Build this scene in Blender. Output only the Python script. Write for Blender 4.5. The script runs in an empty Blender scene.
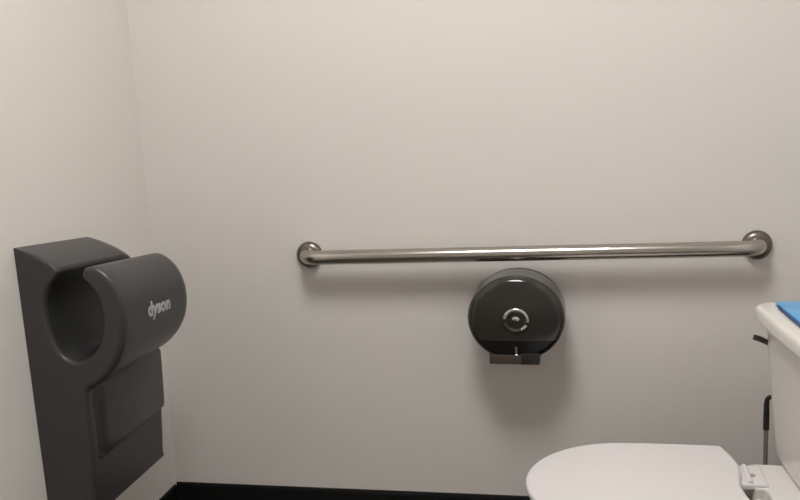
import bpy, bmesh, math
from mathutils import Vector, Matrix
from mathutils.geometry import tessellate_polygon
from math import sin, cos, pi, radians

scene = bpy.context.scene
COL = scene.collection

# ------------------------------------------------------------------ materials
def mat(name, col, rough=0.5, metal=0.0, coat=0.0, noise=None, bump=None, spec=0.5, aniso=None):
    """noise=(scale, amount) slight colour wear, bump=(scale, strength, distance)"""
    m = bpy.data.materials.new(name)
    m.use_nodes = True
    nt = m.node_tree
    b = nt.nodes['Principled BSDF']
    b.inputs['Base Color'].default_value = (*col, 1)
    b.inputs['Roughness'].default_value = rough
    b.inputs['Metallic'].default_value = metal
    b.inputs['Coat Weight'].default_value = coat
    b.inputs['Specular IOR Level'].default_value = spec
    tc = nt.nodes.new('ShaderNodeTexCoord')
    if noise:
        n = nt.nodes.new('ShaderNodeTexNoise')
        n.inputs['Scale'].default_value = noise[0]
        n.inputs['Detail'].default_value = 4
        nt.links.new(tc.outputs['Object'], n.inputs['Vector'])
        r = nt.nodes.new('ShaderNodeMapRange')
        r.inputs['To Min'].default_value = 1 - noise[1]
        r.inputs['To Max'].default_value = 1 + noise[1]
        nt.links.new(n.outputs['Fac'], r.inputs['Value'])
        mx = nt.nodes.new('ShaderNodeVectorMath')
        mx.operation = 'SCALE'
        mx.inputs[0].default_value = col
        nt.links.new(r.outputs['Result'], mx.inputs['Scale'])
        nt.links.new(mx.outputs['Vector'], b.inputs['Base Color'])
    if bump:
        n = nt.nodes.new('ShaderNodeTexNoise')
        n.inputs['Scale'].default_value = bump[0]
        n.inputs['Detail'].default_value = 3
        if aniso:
            mp = nt.nodes.new('ShaderNodeMapping')
            mp.inputs['Scale'].default_value = aniso
            nt.links.new(tc.outputs['Object'], mp.inputs['Vector'])
            nt.links.new(mp.outputs['Vector'], n.inputs['Vector'])
        else:
            nt.links.new(tc.outputs['Object'], n.inputs['Vector'])
        bp = nt.nodes.new('ShaderNodeBump')
        bp.inputs['Strength'].default_value = bump[1]
        bp.inputs['Distance'].default_value = bump[2]
        nt.links.new(n.outputs['Fac'], bp.inputs['Height'])
        nt.links.new(bp.outputs['Normal'], b.inputs['Normal'])
    return m

def emis(name, col, strength):
    m = bpy.data.materials.new(name)
    m.use_nodes = True
    b = m.node_tree.nodes['Principled BSDF']
    b.inputs['Base Color'].default_value = (.8, .8, .8, 1)
    b.inputs['Emission Color'].default_value = (*col, 1)
    b.inputs['Emission Strength'].default_value = strength
    return m

M = dict(
    wall=mat('wall_paint', (.735, .70, .665), .75, noise=(3, .012), bump=(160, .12, .001)),
    ceil=mat('ceiling_paint', (.80, .79, .76), .9, bump=(120, .2, .001)),
    floor=mat('floor_tile', (.09, .08, .07), .4, noise=(18, .15)),
    base=mat('black_rubber', (.006, .006, .006), .45, bump=(90, .1, .0005), spec=.3),
    steel=mat('brushed_steel', (.46, .43, .395), .22, 1.0, bump=(60, .12, .0004), aniso=(1, 14, 14)),
    flange=mat('dull_steel', (.20, .18, .16), .33, 1.0, bump=(90, .15, .0004)),
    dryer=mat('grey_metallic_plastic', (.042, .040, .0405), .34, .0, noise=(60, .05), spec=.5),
    dryer_shade=mat('shaded_dark_plastic', (.020, .020, .020), .5),  # casing plastic darkened: shade of the slot and the cover's step as colour
    print=mat('silver_print', (.46, .46, .46), .45),
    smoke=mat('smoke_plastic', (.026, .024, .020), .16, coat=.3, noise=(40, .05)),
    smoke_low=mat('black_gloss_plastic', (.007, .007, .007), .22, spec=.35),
    smoke_back=mat('black_back_plastic', (.018, .017, .016), .35),
    brown=mat('brown_plastic', (.06, .043, .035), .5),
    chrome=mat('chrome', (.62, .61, .58), .22, 1.0),
    china=mat('white_china', (.74, .71, .675), .18, coat=.25, noise=(6, .01)),
    seat=mat('white_seat_plastic', (.74, .705, .705), .35, noise=(5, .01)),
    lever=mat('dark_bronze', (.10, .08, .065), .3, .9),
    hose=mat('braided_hose', (.30, .28, .26), .45, .4, bump=(220, .5, .001)),
    rubber=mat('dark_rubber', (.02, .018, .016), .5),
    blue=mat('blue_film', (.09, .36, .70), .3, coat=.3, noise=(14, .16), bump=(26, .35, .006)),
    navy=mat('navy_print', (.012, .05, .16), .4),
    paper=mat('white_paper', (.75, .73, .70), .9, bump=(80, .2, .001)),
    cap=mat('grey_cap_plastic', (.33, .31, .30), .45),
    frame=mat('lamp_frame', (.7, .7, .7), .5),
    lamp=emis('lamp_diffuser', (1.0, .982, .955), 28.5),
)

# ------------------------------------------------------------------ object helpers
def thing(name, loc, label, cat, group=None):
    o = bpy.data.objects.new(name, None)
    COL.objects.link(o)
    o.location = loc
    o.empty_display_size = .05
    o['label'] = label
    o['category'] = cat
    if group:
        o['group'] = group
    return o

def obj(name, bm, m, parent=None, smooth=True, angle=40, label=None, root=None):
    """bm is in world coordinates; re-origin to the root thing"""
    bmesh.ops.recalc_face_normals(bm, faces=bm.faces[:])
    off = Vector((0, 0, 0))
    q = parent
    while q is not None:
        off += q.location
        q = q.parent
    for v in bm.verts:
        v.co -= off
    me = bpy.data.meshes.new(name)
    bm.to_mesh(me)
    bm.free()
    me.materials.append(m)
    capk = set()
    if smooth:
        for p in me.polygons:
            p.use_smooth = True
        me.set_sharp_from_angle(angle=radians(angle))
        for p in me.polygons:
            if p.material_index == 1:                     # big end caps are flat
                p.use_smooth = False
                p.material_index = 0
                for k in p.edge_keys:
                    capk.add(k)
        if capk:
            for e in me.edges:
                if e.key in capk:
                    e.use_edge_sharp = True
    o = bpy.data.objects.new(name, me)
    COL.objects.link(o)
    o.parent = parent
    if label:
        o['label'] = label
    return o

def struct(name, bm, m):
    o = obj(name, bm, m, smooth=False)
    o['kind'] = 'structure'
    return o

def box(x0, x1, y0, y1, z0, z1, bev=0, seg=3, bm=None):
    b = bmesh.new()
    bmesh.ops.create_cube(b, size=1)
    for v in b.verts:
        v.co = Vector((x0 + (v.co.x + .5) * (x1 - x0), y0 + (v.co.y + .5) * (y1 - y0), z0 + (v.co.z + .5) * (z1 - z0)))
    if bev:
        bmesh.ops.bevel(b, geom=b.edges[:], offset=bev, segments=seg, affect='EDGES', profile=.5)
    return merge(bm, b)

def merge(bm, b):
    if bm is None:
        return b
    me = bpy.data.meshes.new('tmp')
    b.to_mesh(me)
    b.free()
    bm.from_mesh(me)
    bpy.data.meshes.remove(me)
    return bm

def loft(rings, cap=True, bm=None):
    bm = bm or bmesh.new()
    vr = [[bm.verts.new(p) for p in r] for r in rings]
    n = len(vr[0])
    for a, b in zip(vr, vr[1:]):
        for i in range(n):
            bm.faces.new((a[i], a[(i + 1) % n], b[(i + 1) % n], b[i]))
    if cap:
        for r in (vr[0][::-1], vr[-1]):
            if n <= 12:
                bm.faces.new(r)
            else:                                         # outlines may be hollow: triangulate
                for t in tessellate_polygon([[v.co for v in r]]):
                    try:
                        bm.faces.new([r[i] for i in t]).material_index = 1
                    except ValueError:
                        pass
    return bm

def tube(pts, r, n=20, cap=True, bm=None):
    pts = [Vector(p) for p in pts]
    rings = []
    t0 = (pts[1] - pts[0]).normalized()
    nrm = t0.orthogonal().normalized()
    for i, p in enumerate(pts):
        a = pts[max(i - 1, 0)]
        b = pts[min(i + 1, len(pts) - 1)]
        t = (b - a).normalized()
        nrm = (nrm - t * nrm.dot(t)).normalized()
        bn = t.cross(nrm)
        rr = r[i] if isinstance(r, (list, tuple)) else r
        rings.append([p + nrm * rr * cos(2 * pi * k / n) + bn * rr * sin(2 * pi * k / n) for k in range(n)])
    return loft(rings, cap, bm)

def lathe(center, axis, prof, n=48, sx=1.0, sz=1.0, bm=None):
    """prof = [(radius, distance along axis)], closed by caps; sx/sz stretch the section"""
    axis = Vector(axis).normalized()
    up = Vector((0, 0, 1)) if abs(axis.z) < .9 else Vector((0, 1, 0))
    u = up.cross(axis).normalized()
    w = axis.cross(u)
    c = Vector(center)
    rings = [[c + axis * d + u * r * sx * cos(2 * pi * k / n) + w * r * sz * sin(2 * pi * k / n) for k in range(n)] for r, d in prof]
    return loft(rings, True, bm)

def smooth_loop(pts, sub=4, sharp=()):
    """closed Catmull-Rom through pts; indices in sharp stay corners"""
    n = len(pts)
    P = [Vector((*p, 0)) for p in pts]
    out = []
    for i in range(n):
        p0, p1, p2, p3 = P[i - 1], P[i], P[(i + 1) % n], P[(i + 2) % n]
        if i in sharp:
            p0 = p1 * 2 - p2
        if (i + 1) % n in sharp:
            p3 = p2 * 2 - p1
        for k in range(sub):
            t = k / sub
            q = .5 * ((2 * p1) + (p2 - p0) * t + (2 * p0 - 5 * p1 + 4 * p2 - p3) * t * t + (3 * p1 - p0 - 3 * p2 + p3) * t ** 3)
            out.append((q.x, q.y))
    return out

def loop_normals(L):
    """inward normals of a counter-clockwise or clockwise loop"""
    n = len(L)
    area = sum(L[i][0] * L[(i + 1) % n][1] - L[(i + 1) % n][0] * L[i][1] for i in range(n))
    s = 1 if area > 0 else -1
    out = []
    for i in range(n):
        a, b = L[i - 1], L[(i + 1) % n]
        d = Vector((b[0] - a[0], b[1] - a[1]))
        d = d.normalized() if d.length > 1e-9 else Vector((1, 0))
        out.append((-d.y * s, d.x * s))
    return out

def pillow(L, z0, z1, r, plane='xy', seg=5, r_low=None):
    """extrude loop L from z0 to z1 with rounded rims of radius r"""
    r_low = r if r_low is None else r_low
    N = loop_normals(L)
    def ring(off, z):
        return [((p[0] + q[0] * off), (p[1] + q[1] * off), z) for p, q in zip(L, N)]
    rings = []
    for k in range(seg + 1):
        a = pi / 2 * k / seg
        rings.append(ring(r_low * (1 - sin(a)), z0 + r_low * (1 - cos(a))))
    for k in range(seg + 1):
        a = pi / 2 * k / seg
        rings.append(ring(r * (1 - cos(a)), z1 - r + r * sin(a)))
    return rings

# ------------------------------------------------------------------ the room
XR, YF, ZC = 1.706, -2.75, 2.45
struct('wall_back', box(-.1, XR + .1, 0, .1, -.1, ZC + .1), M['wall'])
struct('wall_left', box(-.1, 0, YF, 0, -.1, ZC + .1), M['wall'])
struct('wall_right', box(XR, XR + .1, YF, 0, -.1, ZC + .1), M['wall'])
struct('wall_front', box(-.1, XR + .1, YF - .1, YF, -.1, ZC + .1), M['wall'])
struct('floor', box(0, XR, YF, 0, -.1, 0), M['floor'])
struct('ceiling', box(0, XR, YF, 0, ZC, ZC + .1), M['ceil'])

def baseboard(name, pts, nrm):
    """coved rubber skirting, profile swept along a straight wall"""
    prof = [(0, 0), (.016, 0), (.013, .012), (.008, .022), (.006, .04), (.006, .150), (.004, .157), (0, .158)]
    a, b = Vector(pts[0]), Vector(pts[1])
    n = Vector(nrm)
    rings = [[e + n * d + Vector((0, 0, z)) for d, z in prof] for e in (a, b)]
    struct(name, loft(rings), M['base'])
baseboard('baseboard_back', ((0, 0, 0), (XR, 0, 0)), (0, -1, 0))
baseboard('baseboard_left', ((0, YF, 0), (0, -.016, 0)), (1, 0, 0))
baseboard('baseboard_right', ((XR, YF, 0), (XR, -.016, 0)), (-1, 0, 0))

# ------------------------------------------------------------------ ceiling lamp (above the frame)
LX, LY = .85, -1.10
lamp = thing('ceiling_light', (LX, LY, ZC), 'square white ceiling light panel above the room', 'ceiling light')
fr = bmesh.new()
hw = .30
for a in ((-hw, hw, -hw, -hw + .03), (-hw, hw, hw - .03, hw), (-hw, -hw + .03, -hw + .03, hw - .03), (hw - .03, hw, -hw + .03, hw - .03)):
    box(LX + a[0], LX + a[1], LY + a[2], LY + a[3], ZC - .05, ZC - .0005, .004, 2, fr)
obj('frame', fr, M['frame'], lamp)
obj('diffuser', box(LX - hw + .028, LX + hw - .028, LY - hw + .028, LY + hw - .028, ZC - .045, ZC - .02, .003, 2), M['lamp'], lamp)

# ------------------------------------------------------------------ grab bar
BZ, BX0, BX1, BY, BR = .784, .422, 1.463, -.057, .0172
bar = thing('grab_bar', ((BX0 + BX1) / 2, 0, BZ), 'long brushed steel grab bar fixed level across the back wall', 'grab bar')
R = .036
pts = [(BX0, -.002, BZ)]
for k in range(9):
    a = pi / 2 * k / 8
    pts.append((BX0 + R - R * cos(a), BY + R - R * sin(a), BZ))
for k in range(1, 24):
    pts.append((BX0 + R + (BX1 - BX0 - 2 * R) * k / 24, BY, BZ))
for k in range(9):
    a = pi / 2 * k / 8
    pts.append((BX1 - R + R * sin(a), BY + R - R * cos(a), BZ))
pts.append((BX1, -.002, BZ))
def bz(x):
    return BZ - .0045 + .0065 * (x - BX0) / (BX1 - BX0)   # hung a hair out of level
pts = [(x, y, bz(x)) for x, y, z in pts]
obj('rail', tube(pts, BR, 28), M['steel'], bar)
for x in (BX0, BX1):
    bm = lathe((x, 0, bz(x) - .002), (0, -1, 0), [(.0325, .0006), (.033, .004), (.0322, .009), (.029, .0135), (.024, .0165), (.0174, .0185), (.0174, .0170)], 48)
    obj('flange', bm, M['flange'], bar, label='dull round wall flange')

# ------------------------------------------------------------------ toilet paper dispenser
DX, DZ, RX, RZ = .932, .6425, .1105, .099
DD = .128
disp = thing('toilet_paper_dispenser', (DX, 0, DZ), 'round dark smoked plastic toilet paper dispenser below the grab bar', 'toilet paper dispenser')
sz = RZ / RX
obj('back_plate', lathe((DX, 0, DZ), (0, -1, 0), [(RX * .965, .0006), (RX * .97, .004), (RX * .97, .03), (RX * .96, .034)], 72, 1, sz), M['smoke_back'], disp)
prof = [(RX * .99, .028), (RX * 1.0, .032)]
prof += [(RX * 1.0, .032 + (DD - .032 - .024) * k / 4) for k in range(1, 5)]
for k in range(1, 9):
    a = pi / 2 * k / 8
    prof.append((RX - .020 * (1 - cos(a)), DD - .024 + .020 * sin(a)))
for k in range(1, 7):
    t = k / 7
    prof.append(((RX - .020) * (1 - t), DD - .004 + .004 * (1 - (1 - t) ** 2)))
prof.append((.001, DD))
drum = lathe((DX, 0, DZ), (0, -1, 0), prof, 72, 1, sz)
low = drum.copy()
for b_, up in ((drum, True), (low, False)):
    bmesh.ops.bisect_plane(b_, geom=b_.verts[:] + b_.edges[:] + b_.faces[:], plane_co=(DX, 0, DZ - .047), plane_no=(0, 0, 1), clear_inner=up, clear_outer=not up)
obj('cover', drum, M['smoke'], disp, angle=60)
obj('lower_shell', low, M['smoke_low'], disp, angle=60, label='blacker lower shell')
# paper chute below the drum
z1 = DZ - RZ + .022
ch = bmesh.new()
zb = DZ - RZ - .0045
box(DX - .062, DX - .054, -.122, -.010, zb, z1, .002, 2, ch)
box(DX - .062, DX + .052, -.016, -.008, zb, z1, .002, 2, ch)
box(DX - .058, DX + .050, -.120, -.012, z1 - .006, z1, .001, 1, ch)
obj('chute', ch, M['smoke_back'], disp)
obj('chute_lip', box(DX - .060, DX + .012, -.126, -.118, zb + .001, z1 - .004, .002, 2), M['brown'], disp, label='brown strip at the front of the chute')
fb = box(DX + .010, DX + .052, -.127, -.112, zb, z1, .003, 2)
box(DX + .040, DX + .052, -.124, -.010, zb, z1, .003, 2, fb)
obj('end_block', fb, M['smoke_back'], disp)
teeth = bmesh.new()
for k in range(9):
    x = DX - .05 + k * .011
    vs = [teeth.verts.new(p) for p in ((x, -.119, zb + .004), (x + .011, -.119, zb + .004), (x + .0055, -.119, zb - .003),
                                       (x, -.117, zb + .004), (x + .011, -.117, zb + .004), (x + .0055, -.117, zb - .003))]
    for f in ((0, 1, 2), (5, 4, 3), (0, 3, 4, 1), (1, 4, 5, 2), (2, 5, 3, 0)):
        teeth.faces.new([vs[i] for i in f])
obj('cutter', teeth, M['brown'], disp, smooth=False)
# emblem: round chrome ring with a gap and centre button
EC = Vector((DX + .001, -DD - .0005, DZ + .001))
def arc(r, a0, a1, w, n=26, squash=.95):
    return tube([(EC.x + r * cos(a0 + (a1 - a0) * k / n), EC.y, EC.z + squash * r * sin(a0 + (a1 - a0) * k / n)) for k in range(n + 1)], w, 10)
lock = obj('emblem', arc(.0255, radians(-8), radians(168), .0050), M['chrome'], disp, label='chrome round emblem')
obj('lower_arc', arc(.0255, radians(196), radians(300), .0036), M['brown'], lock)
obj('bright_arc', arc(.0255, radians(300), radians(336), .0046), M['chrome'], lock)
obj('button', lathe((EC.x, -DD + .002, EC.z + .003), (0, -1, 0), [(.0085, 0), (.0085, .004), (.006, .006), (.001, .0065)], 24, 1, .7), M['chrome'], lock)
obj('latch', box(DX - .0015, DX + .0025, -DD + .006, -DD - .0015, DZ - .079, DZ - .061, .0008, 1), M['chrome'], disp, label='thin grey latch strip')

# ------------------------------------------------------------------ hand dryer on the left wall
YN, YB = -.551, -.250                                     # near and far ends
dry = thing('hand_dryer', (0, (YN + YB) / 2, .35), 'dark grey hand dryer with round open slot on the left wall', 'hand dryer')
outer = [(.0006, .904), (.030, .894), (.060, .880), (.080, .866), (.0865, .856), (.082, .846),
         (.066, .828), (.054, .803), (.0505, .775), (.0525, .744), (.060, .713), (.074, .688), (.094, .675),
         (.115, .6745), (.135, .684), (.153, .700), (.167, .724), (.1745, .754), (.1745, .784), (.168, .811), (.156, .832), (.143, .845),
         (.1415, .853), (.147, .862), (.164, .864), (.186, .852), (.204, .830), (.215, .800), (.2185, .768), (.216, .735),
         (.208, .703), (.192, .672), (.170, .646), (.146, .628), (.124, .618),
         (.120, .600), (.1185, .52), (.113, .43), (.109, .375), (.1075, .348), (.0006, .348)]
SH = {0, len(outer) - 2, len(outer) - 1}
L = smooth_loop(outer, 4, SH)
N = loop_normals(L)
def wround(p):
    # how strongly the ends are rounded at this place of the profile
    if p[0] < .002:
        return 0.0
    w = min(1, max(0, (p[0] - .002) / .05))
    return w
DROOP = .027
def rnd(d, r):
    return r - math.sqrt(max(0, r * r - (r - d) ** 2)) if d < r else 0.0
def ramp(v, a, b):
    t = min(1, max(0, (v - a) / (b - a)))
    return t * t * (3 - 2 * t)
def dryer_ring(y):
    s = (y - YN) / (YB - YN)
    dn, df = y - YN, YB - y
    out = []
    for p, q in zip(L, N):
        r = .007
        if p[1] > .825 and .07 < p[0] < .17:              # thin lips of the slot
            r = .004
        o = (rnd(dn, r) + rnd(df, r)) * wround(p)
        x, z = p[0] + q[0] * o, p[1] + q[1] * o
        roll = ramp(p[0], .112, .15) * ramp(p[1], .60, .66)
        k = roll * (rnd(df, .040) * .8 + rnd(dn, .012) * .5) / .105   # the roll draws in at its ends
        x += (.125 - x) * k
        z += (.745 - z) * k
        z -= DROOP * s * min(1, max(0, (p[1] - .60) / .2))
        if p[0] < .1:
            z -= .55 * rnd(df, .05) * ramp(p[1], .82, .862)   # back slab: rounded far shoulder
        out.append((x, y, z))
    return out
ys = [YN, YN + .0006, YN + .002, YN + .004, YN + .007, YN + .012]
ys += [YN + .012 + (.301 - .012 - .048) * k / 8 for k in range(1, 9)]
ys += [YB - d for d in (.042, .036, .028, .020, .016, .012, .008, .005, .0025, .001, .0003, 0)]
cas = loft([dryer_ring(y) for y in ys])
slot_bm = cas.copy()
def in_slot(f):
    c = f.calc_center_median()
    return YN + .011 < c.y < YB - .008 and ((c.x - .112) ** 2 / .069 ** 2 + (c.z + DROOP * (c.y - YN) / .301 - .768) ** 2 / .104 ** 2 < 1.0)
bmesh.ops.delete(slot_bm, geom=[f for f in slot_bm.faces if not in_slot(f)], context='FACES')
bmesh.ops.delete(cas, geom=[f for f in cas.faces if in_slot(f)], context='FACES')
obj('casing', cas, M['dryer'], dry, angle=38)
obj('slot_shade', slot_bm, M['dryer_shade'], dry, label='inside of the hand slot, its shade put into a darker colour')  # same casing wall, shade inside the slot painted by a darker material
# raised cover on the lower front, its foot overhangs the bottom panel
fc = [(.112, .612), (.124, .616), (.1300, .606), (.1290, .560), (.1270, .510), (.1255, .481), (.122, .472), (.110, .472)]
rings = []
for y, o in ((YN + .014, .0105), (YN + .022, .008), (YN + .034, .003), (YN + .046, .0005), (YN + .055, 0), (YB - .008, 0), (YB - .003, .002), (YB - .001, .006)):
    c = (.118, .54)
    rings.append([(p[0] - (o if p[0] > .116 else 0), y, p[1] + (c[1] - p[1]) / .09 * o * .6) for p in fc])
obj('front_cover', loft(rings), M['dryer'], dry)
# dark strip put in as the shadow beneath the overhanging cover
obj('step_shade', box(.106, .1185, YN + .022, YN + .150, .4615, .4715, .002, 2), M['dryer_shade'], dry)
# lettering wrapped on the front roll
cu = bpy.data.curves.new('lettering', 'FONT')
cu.body = 'dyson'
cu.size = .043
cu.align_x = 'CENTER'
cu.align_y = 'CENTER'
cu.extrude = .0006
cu.offset = .0018
cu.resolution_u = 3
tmp = bpy.data.objects.new('tmp', cu)
COL.objects.link(tmp)
dg = bpy.context.evaluated_depsgraph_get()
tm = bpy.data.meshes.new_from_object(tmp.evaluated_get(dg))
bpy.data.objects.remove(tmp)
bm = bmesh.new()
bm.from_mesh(tm)
bmesh.ops.subdivide_edges(bm, edges=[e for e in bm.edges if e.calc_length() > .008], cuts=2, use_grid_fill=True)
front = sorted([(p[1], p[0]) for p in L if p[0] > .19 and .66 < p[1] < .86])
def fx(z):
    for (z0, x0), (z1_, x1) in zip(front, front[1:]):
        if z0 <= z <= z1_:
            return x0 + (x1 - x0) * (z - z0) / max(1e-9, z1_ - z0)
    return front[0][1]
for v in bm.verts:
    u, w, e = v.co
    y = -.408 + u * .95
    s = (y - YN) / (YB - YN)
    zz = .760 + w
    v.co = Vector((fx(zz) + .0004 + max(e, 0), y, zz - DROOP * s * min(1, max(0, (zz - .6) / .2))))
obj('lettering', bm, M['print'], dry, smooth=False, label='small silver lettering on the front roll')

# ------------------------------------------------------------------ toilet
TY = -.455
toi = thing('toilet', (1.25, TY, 0), 'white toilet with closed lid and cistern at the right wall', 'toilet')
def oval(x0, x1, hwid, n=64, xm=None, pw=2.0, rear=.8):
    """bowl outline: round front at x0, widest at xm, narrower squared rear at x1"""
    xm = xm or x0 + .42 * (x1 - x0)
    out = []
    for k in range(n):
        a = 2 * pi * k / n
        c, s = cos(a), sin(a)
        if c < 0:
            x = xm - (xm - x0) * abs(c) ** (2 / 2.05)
            y = hwid * (1 if s > 0 else -1) * abs(s) ** (2 / 2.05)
        else:
            x = xm + (x1 - xm) * abs(c) ** (2 / 5.5)
            y = hwid * (1 if s > 0 else -1) * abs(s) ** (2 / 5.5)
            t = max(0, (x - xm) / (x1 - xm))
            y *= 1 - (1 - rear) * t ** 2
        out.append((x, TY + y))
    return out
# pedestal and bowl
rings = []
for z, x0, x1, h, rr in ((0, 1.20, 1.62, .115, .9), (.02, 1.195, 1.62, .118, .9), (.06, 1.21, 1.61, .105, .9), (.14, 1.20, 1.60, .105, .9),
                         (.20, 1.15, 1.60, .120, .85), (.26, 1.07, 1.59, .145, .75), (.31, 1.01, 1.48, .163, .6), (.35, .987, 1.40, .171, .62),
                         (.372, .984, 1.375, .173, .62), (.384, .990, 1.37, .168, .62), (.386, 1.0, 1.36, .160, .62)):
    rings.append([(x, y, z) for x, y in oval(x0, x1, h, rear=rr)])
obj('bowl', loft(rings), M['china'], toi, angle=50)
# shelf that carries the cistern
sh = smooth_loop([(1.408, TY - .032), (1.388, TY - .04), (1.388, TY - .130), (1.46, TY - .140), (1.60, TY - .130), (1.625, TY - .09), (1.625, TY + .09), (1.60, TY + .130), (1.46, TY + .140), (1.388, TY + .130), (1.388, TY + .036), (1.408, TY + .028)], 5)
obj('shelf', loft(pillow(sh, .30, .4025, .006)), M['china'], toi)
seat = obj('seat', loft(pillow(oval(.975, 1.358, .178, rear=.8), .387, .4030, .006)), M['seat'], toi)
lo = []
for k in range(41):                                       # round front half
    a = pi / 2 + pi * k / 40
    lo.append((1.165 - .197 * abs(cos(a)), TY + .186 * sin(a)))
side = [(1.21, .187), (1.26, .187), (1.31, .186), (1.340, .185), (1.350, .183), (1.3535, .178), (1.356, .168), (1.362, .145), (1.368, .120), (1.372, .095), (1.370, .060), (1.364, .036)]
lo += [(x, TY - y) for x, y in side] + [(1.360, TY)] + [(x, TY + y) for x, y in side[::-1]]
lid = obj('lid', loft(pillow(lo, .4045, .4215, .0075)), M['seat'], toi)
for ya, yb, yc in ((TY + .034, TY + .118, TY + .072), (TY - .118, TY - .030, TY - .075)):
    h = box(1.364, 1.414, ya, yb, .395, .4085, .004, 3)
    tube([(1.3835, ya + .004, .4075), (1.3835, yb - .004, .4075)], .0055, 14, bm=h)
    hg = obj('hinge', h, M['seat'], toi)
    obj('bolt_cap', lathe((1.391, yc, .4085), (0, 0, 1), [(.006, 0), (.006, .0012), (.004, .002)], 18), M['cap'], hg, label='small grey bolt cap')
# cistern
def tank_loop(xf, bow, yn, yf, xb, r):
    pts = []
    hw_ = (yf - yn) / 2
    cy = (yf + yn) / 2
    for k in range(13):
        t = -1 + 2 * k / 12
        tt = t * (1 - r / hw_)
        pts.append((xf - bow * (1 - t * t), cy + tt * hw_))
    for k in range(1, 7):
        a = pi / 2 * k / 6
        pts.append((xf + r - r * cos(a) + 0, yf - r + r * sin(a)))
    pts += [(xf + r + (xb - xf - r) * k / 4, yf) for k in range(1, 4)]
    pts.append((xb, yf))
    pts.append((xb, yn))
    pts += [(xb - (xb - xf - r) * k / 4, yn) for k in range(1, 4)]
    for k in range(0, 6):
        a = pi / 2 * k / 6
        pts.append((xf + r - r * sin(a), yn + r - r * cos(a)))
    return pts
rings = []
for z, xf, bow, h, r in ((.3955, 1.472, .004, .150, .034), (.398, 1.460, .004, .163, .033), (.405, 1.451, .004, .172, .032), (.420, 1.446, .004, .176, .032),
                         (.46, 1.443, .004, .181, .032), (.54, 1.437, .004, .187, .032), (.64, 1.430, .004, .191, .032), (.689, 1.427, .004, .193, .032)):
    rings.append([(x, y, z) for x, y in tank_loop(xf, bow, TY - h, TY + h, 1.635, r)])
tank = obj('tank', loft(rings), M['china'], toi)
tlid = obj('tank_lid', loft(pillow(tank_loop(1.407, .004, TY - .202, TY + .202, 1.640, .034), .6885, .7165, .011, r_low=.004)), M['china'], toi)
fl = tube([(1.412, TY + .1955, .646), (1.424, TY + .1955, .642), (1.440, TY + .196, .634), (1.452, TY + .196, .632)], [.0055, .006, .0055, .007], 14)
lathe((1.450, TY + .178, .632), (0, 1, 0), [(.013, 0), (.013, .014), (.010, .022), (.004, .0235)], 24, bm=fl)
obj('flush_lever', fl, M['lever'], toi, label='dark metal flush lever')

# the cistern sits slightly askew on the bowl
TW = radians(6.2)
def twist(p):
    x, y = p.x - 1.412, p.y + .26
    return Vector((1.412 + x * cos(TW) - y * sin(TW), -.26 + x * sin(TW) + y * cos(TW), p.z))
for o in (tank, tlid):
    for v_ in o.data.vertices:
        v_.co = twist(v_.co + toi.location) - toi.location

# ------------------------------------------------------------------ water supply behind the toilet
sup = thing('water_supply_line', (1.473, -.05, .16), 'thin water supply hose between the cistern and the back wall', 'water supply')
SX = 1.473
obj('wall_plate', lathe((SX, 0, .205), (0, -1, 0), [(.028, .0006), (.027, .004), (.014, .010), (.008, .011)], 32), M['chrome'], sup)
v = tube([(SX, -.003, .205), (SX, -.090, .205)], .008, 16)
tube([(SX, -.094, .190), (SX, -.094, .235)], .011, 16, bm=v)
vo = obj('stop_valve', v, M['chrome'], sup)
obj('valve_knob', lathe((SX, -.102, .205), (0, -1, 0), [(.006, 0), (.006, .012), (.019, .014), (.019, .026), (.012, .030)], 24, 1, .6), M['chrome'], vo)
obj('hose', tube([(SX, -.094, .235), (SX, -.094, .30), (SX, -.094, .388)], .0050, 14), M['hose'], sup)
cp = [(SX, -.094, .386), (SX, -.094, .42), (SX, -.094, .448), (SX + .001, -.0945, .456), (SX + .005, -.097, .462), (SX + .012, -.104, .4645), (SX + .030, -.125, .465),
      (SX + .060, -.185, .465), (SX + .072, -.232, .465), (SX + .075, -.2560, .465)]
obj('rubber_sleeve', tube(cp, [.0066, .0066, .0058, .0052, .005, .005, .005, .005, .005, .005], 14), M['rubber'], sup, label='black upper end of the hose')

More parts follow.
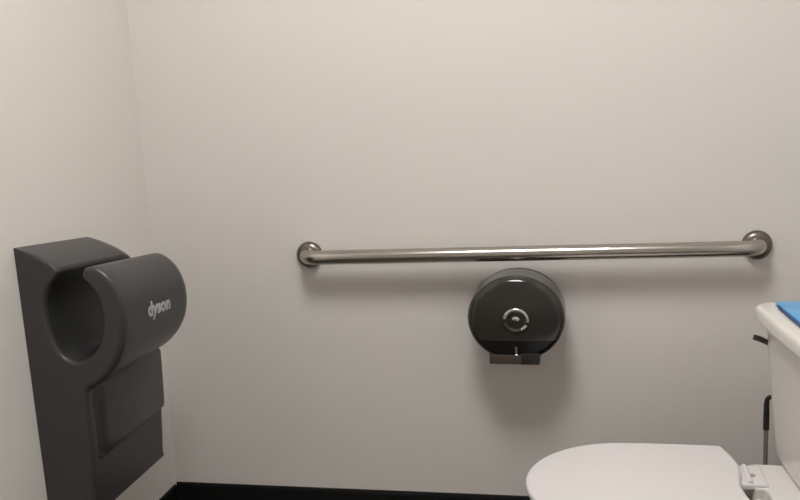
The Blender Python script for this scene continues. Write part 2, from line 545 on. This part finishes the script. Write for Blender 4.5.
# ------------------------------------------------------------------ blue packet on the cistern
pk = thing('wipes_packet', (1.535, -.43, .7165), 'bright blue soft packet lying on the white cistern lid', 'packet')
pl = smooth_loop([(1.453, -.279), (1.449, -.32), (1.457, -.44), (1.462, -.585), (1.53, -.59), (1.625, -.585), (1.63, -.44), (1.628, -.283), (1.54, -.279)], 6)
cx, cy = 1.54, -.43
rings = []
for sc, z in ((.94, .7168), (.985, .7172), (1.0, .7195), (.995, .7225), (.97, .7245), (.90, .7260), (.76, .7272), (.55, .728), (.25, .7285)):
    rings.append([(cx + (x - cx) * sc, cy + (y - cy) * sc, z + .0012 * sin(38 * y + 20 * x)) for x, y in pl])
for i in range(len(rings[0])):
    for k in (0, 1):
        rings[k][i] = (rings[k][i][0], rings[k][i][1], .7168 + .0008 * k)
obj('pouch', loft(rings), M['blue'], pk, angle=60)
st = tube([(1.4510, -.281, .7192), (1.4478, -.32, .7192), (1.4515, -.38, .7192), (1.4558, -.44, .7192), (1.4595, -.52, .7192), (1.4608, -.58, .7192)], .0034, 8)
obj('seam', st, M['navy'], pk, label='dark blue crimped edge')

# ------------------------------------------------------------------ camera
F_PX = 870.85
Rv = Vector((0.978899808838014, 0.19724276827062365, -0.053389649014025896))
Uv = Vector((0.01593369951436105, 0.1868025976124727, 0.9822682458193477))
Fv = Vector((-0.20371863311117583, 0.9623928926847775, -0.1797182200922891))
cd = bpy.data.cameras.new('camera')
cam = bpy.data.objects.new('camera', cd)
COL.objects.link(cam)
m4 = Matrix((Rv, Uv, -Fv)).transposed().to_4x4()
m4.translation = Vector((1.0796, -2.0307, 1.164))
cam.matrix_world = m4
cd.sensor_width = 36
cd.lens = F_PX / 800 * 36
cd.clip_start = .02
scene.camera = cam

# ------------------------------------------------------------------ world and view
w = bpy.data.worlds.new('world')
scene.world = w
w.use_nodes = True
w.node_tree.nodes['Background'].inputs['Color'].default_value = (.02, .02, .02, 1)
vs = scene.view_settings
vs.view_transform = 'Standard'
vs.look = 'None'
vs.gamma = 1
vs.use_curve_mapping = False
vs.exposure = 0.0
